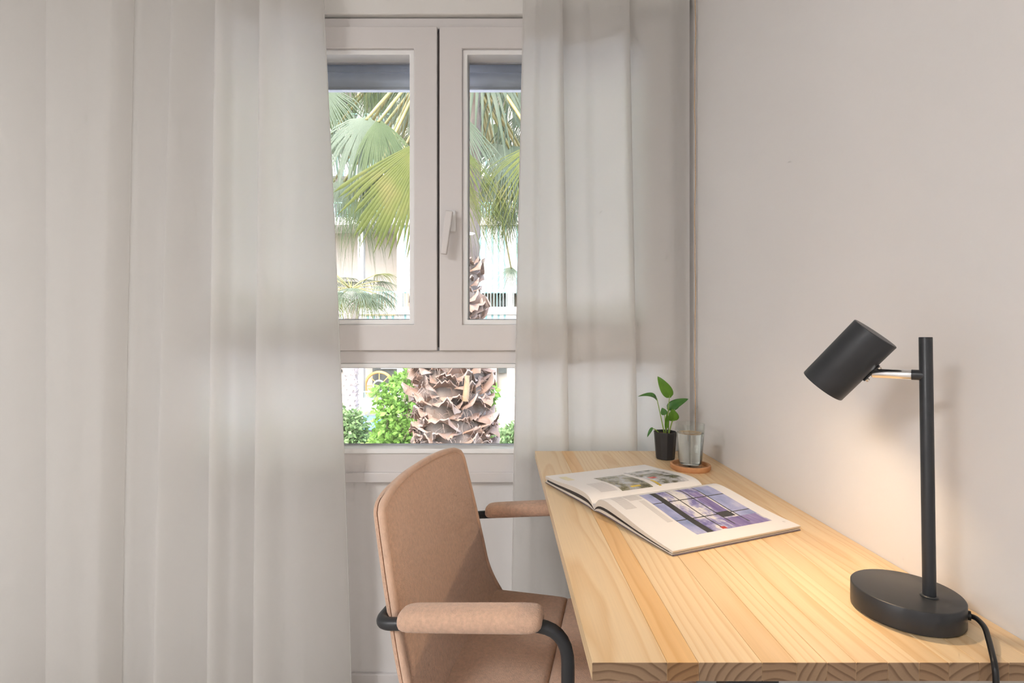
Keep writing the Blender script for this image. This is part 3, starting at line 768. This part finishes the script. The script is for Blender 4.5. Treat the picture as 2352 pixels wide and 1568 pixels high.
# cord grommet and cord
g0 = Vector((.0440, -.0339, .0150)); gd = Vector((.79,-.61,0)).normalized()
MB().tube([g0-gd*.001, g0+gd*.0032], .0052, 18).build('grommet', M['black_soft'], lamp, ang=40)
cpts = [g0+gd*.0015, Vector((.0474,-.0420,.0153)), Vector((.0420,-.0575,.0142)), Vector((.031,-.0740,.0105)), Vector((.0195,-.090,.0062)), Vector((.0120,-.1008,.0005)), Vector((.0095,-.1050,-.012)), Vector((.0095,-.1055,-.05)), Vector((.012,-.104,-.12)), Vector((.03,-.09,-.32)), Vector((.045,-.05,-.60)), Vector((.05,0,-.745)), Vector((.05,.2,-.751))]
dn = []
for i in range(len(cpts)-1):
    p0, p1, p2, p3 = cpts[max(i-1,0)], cpts[i], cpts[i+1], cpts[min(i+2,len(cpts)-1)]
    for k in range(6):
        t = k/6; dn.append(.5*((2*p1)+(-p0+p2)*t+(2*p0-5*p1+4*p2-p3)*t*t+(-p0+3*p1-3*p2+p3)*t**3))
dn.append(cpts[-1])
MB().tube(dn, .0028, 12).build('power_cord', M['black_soft'], lamp, ang=180)
# the lamp's own light
ll = bpy.data.lights.new('lamp_light', 'POINT'); ll.energy = LAMP_POWER; ll.color = (1, .74, .48); ll.shadow_soft_size = .010
llo = bpy.data.objects.new('lamp_light', ll); C.objects.link(llo); llo.parent = lamp; llo.location = Cs - nax*.0335

# ------------------------------------------------------------------ unseen ceiling lamps: large one added as room fill, small one at the back
def unseen_ceiling_lamp(x, y, r, power, label):
    cl = empty('unseen_ceiling_lamp', (x, y, ZC)); tag(cl, label, 'lamp')
    MB().lathe([(0,0),(r+.02,0),(r+.02,-.04),(r+.01,-.05),(r,-.045)], 64).build('housing', M['frame'], cl, ang=40)
    MB().lathe([(0,-.0465),(r,-.0465)], 64).build('diffuser', M['ceilglow'], cl)
    al = bpy.data.lights.new('unseen_ceiling_light', 'AREA'); al.shape = 'DISK'; al.size = 2*r; al.energy = power; al.color = (.985, .985, .99)
    alo = bpy.data.objects.new('unseen_ceiling_light', al); C.objects.link(alo); alo.parent = cl; alo.location = (0,0,-.055)
unseen_ceiling_lamp(-2.2, -1.3, .48, CEIL_POWER, 'large round fill lamp added out of view to brighten the room')  # made-up lamp, added only to fill the room with light
unseen_ceiling_lamp(-.49, -3.85, .09, CEIL_POWER*.22, 'small round white ceiling lamp at the back of the room')

# ------------------------------------------------------------------ outside: ground
ZG = -4.6
S('ground', MB().box(-60, 60, YO+.4, 90, ZG-.2, ZG), M['street'])

# ------------------------------------------------------------------ outside: apartment building
YBLD = 20.0
bd = empty('apartment_building', (0, YBLD, ZG)); tag(bd, 'pale apartment building with balconies and striped awnings across the street', 'building')
def bpart(name, x0, x1, y0, y1, ym0, ym1, m, parent=None, bevel=0):
    """pixel rectangle (x0..x1, y0..y1) at depth offsets ym0..ym1 from the building front"""
    a = P(x0, y1, YBLD); b = P(x1, y0, YBLD)
    o = MB().box(a.x, b.x, ym0, ym1, a.z-ZG, b.z-ZG).build(name, m, parent or bd, smooth=False)
    return o
bpart('back_wall', 200, 2100, -700, 985, 1.5, 2.2, M['facade'])
bpart('shop_wall', 200, 2100, 985, 1105, 1.2, 2.2, M['dark_glass'])
slabs = [(-640,-624),(-425,-409),(-212,-196),(0,16),(215,231),(300+160,300+177),(705,722),(940,981)]
slabs = [(-522,-505),(-317,-300),(-112,-95),(93,110),(297,314),(501,518),(705,722),(940,982)]
for i, (y0, y1) in enumerate(slabs):
    bpart('balcony_slab', 200, 2100, y0, y1, -.15, 1.6, M['facade'] if i == 7 else M['facade_w'])
cols = [250,400,560,700,822,912,1165,1300,1460,1640,1800,1960]
for x in cols:
    bpart('column', x, x+13, -700, 1105 if x not in (822,912,1165) else 982, -.02, .25, M['facade_w'])
bays = [(cols[i]+13, cols[i+1]) for i in range(len(cols)-1)]
seedr = random.Random(3)
for si in range(1, 8):
    ytop = slabs[si-1][1]; ybot = slabs[si][0]
    low = si == 7
    for (xa, xb) in bays:
        if xb < 640 or xa > 1400: continue
        if low:
            bpart('awning', xa, xb, ytop, 747, .0, .05, M['awning'])
            if xa in (835,): bpart('awning_fringe', xa+3, xb-3, ytop-4, ytop+2, -.06, .0, M['awning_trim'])
            bpart('parapet', xa, xb, 914, 942, -.1, .1, M['facade_w'])
        else:
            if si != 6 or xa > 920: bpart('awning', xa, xb, ytop+40*(si != 6), ytop+60+(95 if si == 6 else 30), .0, .05, M['awning'])
            bpart('rail', xa, xb, ybot-36, ybot-34, -.03, .03, M['rail_green'])
            n = max(3, int((xb-xa)/7))
            # many thin bars, one mesh per railing
            mb = MB()
            for k in range(n):
                px = lerp(xa+2, xb-2, k/(n-1)); p0 = P(px, ybot, YBLD); p1 = P(px, ybot-35, YBLD)
                mb.box(p0.x-.012, p0.x+.012, -.012, .012, p0.z-ZG, p1.z-ZG)
            tag(mb.build('railing_bars', M['rail_green'], bd, smooth=False), kind='stuff')
        if not low and si != 6:
            wx0 = lerp(xa, xb, .25); wx1 = lerp(xa, xb, .8)
            w = bpart('window', wx0, wx1, ybot-110, ybot-2, 1.40, 1.52, M['facade_w'])
            bpart('window_pane', wx0+3, wx1-3, ybot-106, ybot-5, 1.36, 1.41, M['dark_glass'], w)
# lower balconies, as the lower pane shows them
def balustrade(x0, x1, y0, y1, m, step, wdt):
    r = bpart('balustrade_rail', x0, x1, y0, y0+2, -.06, .04, m)
    bpart('balustrade_base', x0, x1, y1-2, y1, -.06, .04, m, r)
    k = x0+step/2
    while k < x1:
        bpart('baluster', k-wdt/2, k+wdt/2, y0+2, y1-2, -.04, .02, m, r); k += step
balustrade(713, 822, 895, 915, M['rail_white'], 5.2, 2.6)
balustrade(835, 912, 898, 915, M['rail_green'], 6, 1.4)
balustrade(1100, 1165, 895, 913, M['rail_green'], 6, 1.2)
balustrade(1178, 1300, 895, 913, M['rail_green'], 6, 1.2)
bpart('vent_cover', 752, 758, 853, 860, 1.40, 1.52, M['dark_glass'])
dw = bpart('door_frame', 774, 806, 800, 914, 1.38, 1.52, M['facade_w']); bpart('door_leaf', 777, 803, 803, 914, 1.34, 1.40, M['facade'], dw)
bpart('planter', 780, 790, 878, 888, .9, 1.2, M['fol_b'])
dk = bpart('dark_opening', 836, 914, 780, 914, 1.30, 1.52, M['dark_glass']); bpart('lintel', 858, 914, 848, 851, 1.2, 1.31, M['rail_white'], dk)
bpart('flower_box', 848, 864, 899, 908, -.35, -.12, M['wheel'])
bpart('wall_panel', 1105, 1140, 740, 914, 1.2, 1.5, M['facade'])
dk2 = bpart('dark_opening', 1144, 1163, 790, 862, 1.30, 1.52, M['dark_glass'])
bpart('underside_panel', 1090, 1300, 950, 981, -.2, .6, M['facade'])
dk3 = bpart('dark_opening', 1138, 1163, 660, 704, 1.25, 1.52, M['dark_glass'])
# wheel on the balcony
wc = P(871, 886, YBLD+.6)
wh = empty('wagon_wheel', wc); tag(wh, 'old wheel with an orange rim standing on the far balcony', 'wheel')
R1 = .55
MB().tube([Vector((R1*math.cos(2*PI*k/36), 0, R1*math.sin(2*PI*k/36))) for k in range(36)], .055, 8, closed=True).build('rim', M['wheel'], wh, ang=180)
MB().tube([Vector((.22*math.cos(2*PI*k/24), -.05, .22*math.sin(2*PI*k/24))) for k in range(24)], .03, 8, closed=True).build('hub_ring', M['wheel_hub'], wh, ang=180)
for k in range(8):
    a = PI*k/4; MB().tube([Vector((.2*math.cos(a),0,.2*math.sin(a))), Vector((R1*math.cos(a),0,R1*math.sin(a)))], .02, 6).build('spoke', M['wheel'], wh)
# blue shop sign with white letters
sc = P(852, 962, 16.0)
sg = empty('shop_sign', (sc.x, 16.0, sc.z)); tag(sg, 'blue shop sign with white letters behind the green tree', 'sign')
MB().box(-.24, .36, 0, .12, -.34, .10).build('sign_board', M['sign_blue'], sg, bevel=.01)
MB().box(-.20, .36, -.01, .14, .10, .19).build('sign_top', M['sign_dark'], sg, bevel=.01)
MB().box(.02, .10, .03, .11, ZG-sc.z, -.34).build('post', M['sign_dark'], sg)
for ch, x in (('R', -.20), ('I', -.045)):
    cu = bpy.data.curves.new('letter', 'FONT'); cu.body = ch; cu.size = .26; cu.extrude = .008; cu.offset = .006
    tmp = bpy.data.objects.new('letter_tmp', cu); C.objects.link(tmp)
    dg = bpy.context.evaluated_depsgraph_get(); me = bpy.data.meshes.new_from_object(tmp.evaluated_get(dg))
    bpy.data.objects.remove(tmp)
    me.materials.clear(); me.materials.append(M['white'])
    o = bpy.data.objects.new('letter', me); C.objects.link(o); o.parent = sg; o.location = (x, -.010, -.23); o.rotation_euler = (PI/2, 0, 0)

# ------------------------------------------------------------------ palms
def fan_mesh(L, spread, nb, fuse, droop, seed, cone, down):
    """fan leaf: hub at origin, middle blade along +X, surface normal +Z; blades joined up to `fuse`, tips hang along `down`"""
    rd = random.Random(seed); mb = MB()
    da = 2*spread/nb
    for i in range(nb):
        ph = -spread + da*(i+.5); Lb = L*(1-.15*(abs(ph)/spread)**2)*rd.uniform(.85, 1.08)
        fb = fuse*rd.uniform(.8, 1.15); dr = droop*rd.uniform(.8, 1.25); tw = rd.uniform(-.10, .10)
        d = Vector((math.cos(ph), math.sin(ph), 0)); sdv = Vector((-math.sin(ph), math.cos(ph), 0))
        rr = [.02, .2, .36, .5, .64, .78, .9, 1.0]; vs = []; p = d*(.02*Lb); prev = .02
        for t in rr:
            # direction bends towards the ground further out
            bend = min(1.0, dr*max(0, t-.18)**1.1*1.5)
            dirn = (d*(1-bend) + down*bend + Vector((0,0,-cone))*t).normalized()
            p = p + dirn*(Lb*(t-prev)); prev = t
            ext = max(.25, 1-bend*.55)
            w = math.tan(da/2)*Lb*t*ext if t <= fb else math.tan(da/2)*Lb*fb*ext*max(.02, (1-t)/(1-fb))**.7
            c = p + sdv*(tw*Lb*max(0, t-fb)**1.5)
            vs += [c - sdv*w, c + Vector((0,0,.40*w)), c + sdv*w]
        fs = []
        for k in range(len(rr)-1):
            o = k*3; fs += [(o, o+1, o+4, o+3), (o+1, o+2, o+5, o+4)]
        mb.add(vs, fs)
    return mb
def frond(tree, hub, dirv, nrm, L, spread, nb, fuse, droop, m, seed, root_pt, cone=.18):
    """one palm frond: petiole from the crown to the hub plus the fan"""
    o0 = tree.location
    x = Vector(dirv).normalized(); z = Vector(nrm); z = (z - x*z.dot(x)).normalized(); y = z.cross(x)
    R = Matrix((x, y, z)).transposed().to_4x4()
    mb = fan_mesh(L, math.radians(spread), nb, fuse, droop, seed, cone, R.to_3x3().transposed() @ Vector((0,0,-1)))
    ML_ = Matrix.Translation(hub-o0) @ R
    o = mb.build('frond', m, tree, ang=180); o.matrix_local = ML_
    # petiole in the frond's own space
    inv = ML_.inverted()
    a = inv @ (Vector(root_pt)-o0); mid = inv @ ((Vector(root_pt)+hub)/2 - o0 + Vector((0,0,.12)))
    pts = [a*(1-t)**2 + mid*2*t*(1-t) + Vector((0.03,0,0))*t*t for t in [k/8 for k in range(9)]]
    MB().tube(pts, [.022-.0012*k for k in range(9)], 6).build('stalk', M['petiole'], o, ang=180)
    return o
# big palm right outside
TX, TY = (1042-CX)*4.6/F, 4.6
palm = empty('palm_tree', (TX, TY, ZG)); tag(palm, 'large fan palm with a shaggy trunk just outside the window', 'palm tree')
def trunk_r(z):
    return interp(z, [ZG, -1, .2, .9, 1.3, 2.0, 2.8, 4.2], [.34,.31,.29,.28,.25,.22,.215,.20])
def trunk_x(z):
    return interp(z, [ZG, .3, 1.0, 2.2, 4.4], [0, 0, -.05, .02, .05])
tm = MB(); prof_n = 60
def tfn(u, v):
    z = lerp(ZG, 4.3, v); r = trunk_r(z)*(1+.05*math.sin(u*2*PI*9+v*160)+.04*math.sin(v*400))
    return Vector((trunk_x(z)+r*math.cos(2*PI*u), r*math.sin(2*PI*u), z-ZG))
tm.grid(tfn, 28, 150); tm.build('trunk', M['trunk'], palm, ang=180)
def boot_mesh(seed):
    rd = random.Random(seed); wd = rd.uniform(.085,.12); out = rd.uniform(.10,.15); upz = rd.uniform(.01,.09); arch = rd.uniform(.03,.065); sk = rd.uniform(-.04,.04); notch = rd.uniform(.0,.05)
    def fn(u, v, off=0):
        a = 2*u-1
        w = wd*(1-.30*v)*(1+.15*math.sin(v*5))
        ragged = .012*math.sin(a*9+seed)*v*v
        y = .0 + out*v*(1 - .25*a*a) - notch*v*v*(1-abs(a)) + off*.6
        z = upz*v - arch*a*a*(.35+.65*v) + .035*v*v*math.cos(a*2.2+seed) + ragged
        return Vector((a*w + sk*v, y, z - off))
    mb = MB().slab(lambda u, v: fn(u, v, .012), lambda u, v: fn(u, v), 8, 5)
    return mb.mesh('leaf_base', M['boot'], True, 60)
boots = [boot_mesh(k) for k in range(7)]
rb = random.Random(11); cnt = 0
row = 0; z = -.10
while z < 1.80 and cnt < 289:
    n = 11; r = trunk_r(z)
    for k in range(n):
        a = 2*PI*(k + .5*(row % 2) + rb.uniform(-.22,.22))/n
        sc_ = rb.uniform(.7,1.3)*(1 if z < 1.45 else .62)
        zz = z + rb.uniform(-.03,.03)
        mloc = Matrix.Translation(Vector((trunk_x(zz)+(r-.03)*math.cos(a), (r-.03)*math.sin(a), zz-ZG))) @ Matrix.Rotation(a-PI/2 + rb.uniform(-.25,.25), 4, 'Z') @ Matrix.Rotation(rb.uniform(-.4,.5), 4, 'X') @ Matrix.Rotation(rb.uniform(-.45,.45), 4, 'Y') @ Matrix.Scale(sc_, 4)
        inst('leaf_base', rb.choice(boots), palm, mloc); cnt += 1
    z += .074; row += 1
# a broken pale stalk standing against the trunk
bs = P(1069, 920, 4.28)-palm.location; bt = P(1073, 862, 4.28)-palm.location
MB().tube([bs, (bs+bt)/2+Vector((.004,-.01,0)), bt], [.030,.026,.020], 8).build('broken_stalk', M['broken'], palm, ang=60)
# loose fibres hanging between the leaf bases
fb = MB(); rf = random.Random(5)
for k in range(420):
    a = rf.uniform(PI*1.02, PI*1.98); zz = rf.uniform(-.3, 1.3); r = trunk_r(zz)+rf.uniform(.02,.10)
    p = Vector((trunk_x(zz)+r*math.cos(a), r*math.sin(a), zz-ZG)); q = p + Vector((rf.uniform(-.08,.08), rf.uniform(-.04,.02), rf.uniform(-.14,.06))); m_ = (p+q)/2 + Vector((rf.uniform(-.03,.03), -.02, .02))
    fb.tube([p, m_, q], .0022, 3, cap=False)
tag(fb.build('hanging_fibre', M['boot'], palm, ang=180), kind='stuff')
crown = Vector((TX+.05, TY, 3.9))
def fr(px, py, Y, ang, L, spread, m, seed, nb=34, fuse=.5, droop=.5, tilt=.0, nz=.35, cone=.15):
    a = math.radians(ang); d = Vector((math.cos(a), tilt, math.sin(a)))
    return frond(palm, P(px, py, Y), d, (0, -1, nz), L, spread, nb, fuse, droop, M[m], seed, crown + Vector((random.uniform(-.1,.1), random.uniform(-.1,.1), random.uniform(-.3,.2))), cone)
# left pane
fr(845, 268, 3.75, -108, .88, 70, 'palm_b', 1, 40, .45, .9, tilt=-.30, nz=.6)
fr(868, 272, 3.70, -80, .85, 45, 'palm_c', 13, 26, .35, .9, tilt=-.20, nz=.5)
fr(990, 312, 3.6, -118, .86, 38, 'palm_a', 2, 30, .82, .15, tilt=-.02, nz=.1, cone=.05)
fr(790, 70, 4.6, -95, 1.0, 70, 'palm_c', 3, 44, .22, .9, tilt=-.2)
fr(930, 60, 4.9, -85, 1.0, 70, 'palm_c', 4, 44, .22, .9)
fr(860, 30, 5.1, -92, 1.1, 60, 'palm_a', 5, 40, .22, .9)
fr(962, 150, 4.5, -100, .80, 70, 'palm_b', 6, 40, .2, .9)
fr(735, 200, 4.3, -80, .95, 70, 'palm_b', 7, 44, .25, .9, tilt=-.2)
fr(700, 130, 4.7, -70, 1.1, 70, 'palm_c', 8, 40, .22, .9)
fr(862, 400, 4.15, -92, .66, 62, 'palm_a', 9, 40, .25, .9)
fr(790, 410, 4.9, -90, .66, 70, 'palm_b', 10, 40, .25, .9)
fr(950, 400, 5.2, -95, .72, 60, 'palm_a', 12, 36, .25, .9)
# right pane
fr(1100, 100, 4.2, -66, 1.0, 42, 'palm_b', 21, 13, .36, .4)
fr(1185, 90, 4.5, -82, 1.05, 46, 'palm_b', 22, 14, .36, .4)
fr(1172, 335, 4.6, -100, .80, 95, 'palm_b', 23, 48, .36, .9, tilt=-.3, nz=.6)
fr(1225, 400, 4.9, -112, .85, 55, 'palm_a', 24, 40, .25, .8)
fr(1042, 330, 4.1, -52, 1.0, 22, 'palm_a', 25, 18, .2, .5)
fr(1240, 330, 4.1, -118, 1.0, 50, 'palm_a', 26, 30, .2, .6)
fr(1035, 400, 4.1, -48, .95, 20, 'palm_a', 27, 16, .2, .5)
fr(1045, 250, 4.15, -60, .9, 24, 'palm_b', 29, 16, .3, .4)
fr(1175, 612, 8.5, -104, .55, 62, 'palm_b', 28, 26, .28, .35, tilt=-.1)
rq = random.Random(77)
for k in range(17):
    fr(rq.uniform(735, 985), 60 + 330*(k/17) + rq.uniform(-20, 20), rq.uniform(4.9, 6.3), rq.uniform(-125, -55), rq.uniform(.7, .95), rq.uniform(55, 85), rq.choice(['palm_a','palm_c','palm_b','palm_c']), 400+k, 38, .28, rq.uniform(.6, 1.0), tilt=rq.uniform(-.3, .1))
for k in range(11):
    fr(rq.uniform(1120, 1290), 70 + 380*(k/11) + rq.uniform(-20, 20), rq.uniform(4.9, 6.3), rq.uniform(-125, -60), rq.uniform(.7, .95), rq.uniform(50, 80), rq.choice(['palm_a','palm_c','palm_b']), 440+k, 36, .25, rq.uniform(.5, .9), tilt=rq.uniform(-.3, .1))
for k in range(9):
    fr(rq.uniform(745, 965), rq.uniform(400, 470), rq.uniform(4.6, 6.0), rq.uniform(-112, -70), rq.uniform(.6, .8), rq.uniform(45, 70), rq.choice(['palm_a','palm_c','palm_b']), 480+k, 34, .2, rq.uniform(.6, 1.0), tilt=rq.uniform(-.2, .1))
for k in range(6):
    fr(rq.uniform(1135, 1240), rq.uniform(400, 500), rq.uniform(4.9, 6.2), rq.uniform(-112, -75), rq.uniform(.6, .8), rq.uniform(40, 65), rq.choice(['palm_a','palm_c','palm_b']), 500+k, 30, .2, rq.uniform(.6, 1.0), tilt=rq.uniform(-.2, .1))
# the rest of the crown, above what the window shows
for k in range(9):
    a = 2*PI*k/9 + .3; el = random.Random(k).uniform(-.2, .7)
    d = Vector((math.cos(a)*math.cos(el), math.sin(a)*math.cos(el), math.sin(el)))
    frond(palm, crown + Vector((0,0,.35)) + d*.8, d, Vector((0,0,1))-d*.3, .95, 75, 28, .5, .7, M['palm_a'], 60+k, crown)

# far palm on the other side of the street
FX, FY = (806-CX)*16.5/F, 16.5
fp = empty('palm_tree', (FX, FY, ZG)); tag(fp, 'small distant fan palm in front of the apartment building', 'palm tree')
ztop = P(806, 668, FY).z
def ffn(u, v):
    z = lerp(ZG, ztop, v); r = .21*(1+.10*math.sin(u*2*PI*7+v*90)+.08*math.sin(v*150))*(1.15 if z > P(0,850,FY).z else 1)
    return Vector((r*math.cos(2*PI*u), r*math.sin(2*PI*u), z-ZG))
MB().grid(ffn, 20, 90).build('trunk', M['trunk_far'], fp, ang=180)
bm = [boot_mesh(100+k) for k in range(3)]
for me in bm: me.materials.clear(); me.materials.append(M['trunk_far'])
z = P(0, 1010, FY).z; row = 0
while z < ztop-.3:
    for k in range(7):
        a = 2*PI*(k+.5*(row % 2)+rb.uniform(-.2,.2))/7
        inst('leaf_base', rb.choice(bm), fp, Matrix.Translation(Vector((.19*math.cos(a), .19*math.sin(a), z-ZG))) @ Matrix.Rotation(a-PI/2, 4, 'Z') @ Matrix.Scale(.62, 4))
    z += .16; row += 1
fc = Vector((FX, FY, ztop+.05))
for k in range(24):
    rdk = random.Random(200+k); a = 2*PI*k/24 + rdk.uniform(-.2,.2); el = rdk.uniform(-.45, .75)
    d = Vector((math.cos(a)*math.cos(el), math.sin(a)*math.cos(el), math.sin(el)))
    d2 = (d + Vector((0,0,-.35))).normalized()
    frond(fp, fc + d*1.0, d2, Vector((0,0,1))+d*.2, 1.15, 82, 30, .28, .55, M['palm_b' if k % 3 else 'palm_a'], 300+k, fc)

# ------------------------------------------------------------------ leafy trees below the window
def leafy(name, label, centres, Y, n, size, m, seed, ground_x):
    """centres: (px, py, radius_px) blobs at depth Y"""
    rd = random.Random(seed); root = empty(name, (ground_x, Y, ZG)); tag(root, label, 'tree', 'street trees')
    mb = MB(); tot = sum(c[2]**2 for c in centres)
    for (cx_, cy_, rr) in centres:
        cc = P(cx_, cy_, Y) - root.location; R = rr*Y/F
        for k in range(int(n*rr*rr/tot)):
            d = Vector((rd.gauss(0,1), rd.gauss(0,1), rd.gauss(0,1))).normalized(); r = R*rd.uniform(.55,1.08)
            p = cc + Vector((d.x*r, d.y*r, d.z*r))
            ax = (Vector((rd.gauss(0,1), rd.gauss(0,1), rd.gauss(0,.8)-.3)) + d*.8).normalized()
            nn = ax.orthogonal().normalized(); nn.rotate(Matrix.Rotation(rd.uniform(0, 6.28), 3, ax)); s_ = ax.cross(nn)
            L = size*rd.uniform(.7,1.4); w = L*.30
            mb.add([p, p+ax*L*.45+s_*w+nn*L*.06, p+ax*L, p+ax*L*.45-s_*w+nn*L*.06], [(0,1,2,3)])
    tag(mb.build('foliage', m, root, smooth=False), kind='stuff')
    c0 = P(centres[0][0], centres[0][1], Y) - root.location
    MB().tube([Vector((0,0,0)), Vector((0,0,c0.z*.5)), Vector((c0.x*.6, c0.y, c0.z*.85)), c0], [.11,.09,.06,.02], 8).build('trunk', M['bark'], root, ang=180)
    for (cx_, cy_, rr) in centres[1:]:
        c1 = P(cx_, cy_, Y) - root.location; MB().tube([Vector((0,0,c0.z*.55)), (Vector((0,0,c0.z*.6))+c1)/2, c1], [.05,.035,.012], 6).build('branch', M['bark'], root, ang=180)
    return root
leafy('leafy_tree', 'bright green leafy tree left of the shaggy palm trunk', [(930,905,48),(915,960,55),(902,1020,52),(960,1000,60),(945,870,28),(888,962,22),(900,1080,80),(985,1060,70),(875,905,22),(1010,930,40)], 9.5, 6800, .10, M['fol_a'], 1, P(920,0,9.5).x)
leafy('leafy_tree', 'pale green bush beside the distant palm at the lower left of the window', [(790,1000,50),(770,960,30),(812,1012,38),(745,990,50),(800,1060,70),(720,1040,60),(818,965,24)], 11.5, 5000, .12, M['fol_b'], 2, P(780,0,11.5).x)
leafy('leafy_tree', 'small leafy bush by the dark shop front right of the palm trunk', [(1168,1010,26),(1185,990,20),(1155,1040,30),(1195,1040,36)], 12.5, 1500, .13, M['fol_b'], 3, P(1175,0,12.5).x)
leafy('leafy_tree', 'sprig of bright leaves just right of the palm trunk', [(1126,900,16),(1128,945,10),(1115,915,16),(1110,960,20),(1085,980,50)], 8.5, 1000, .11, M['fol_a'], 4, P(1100,0,8.5).x)
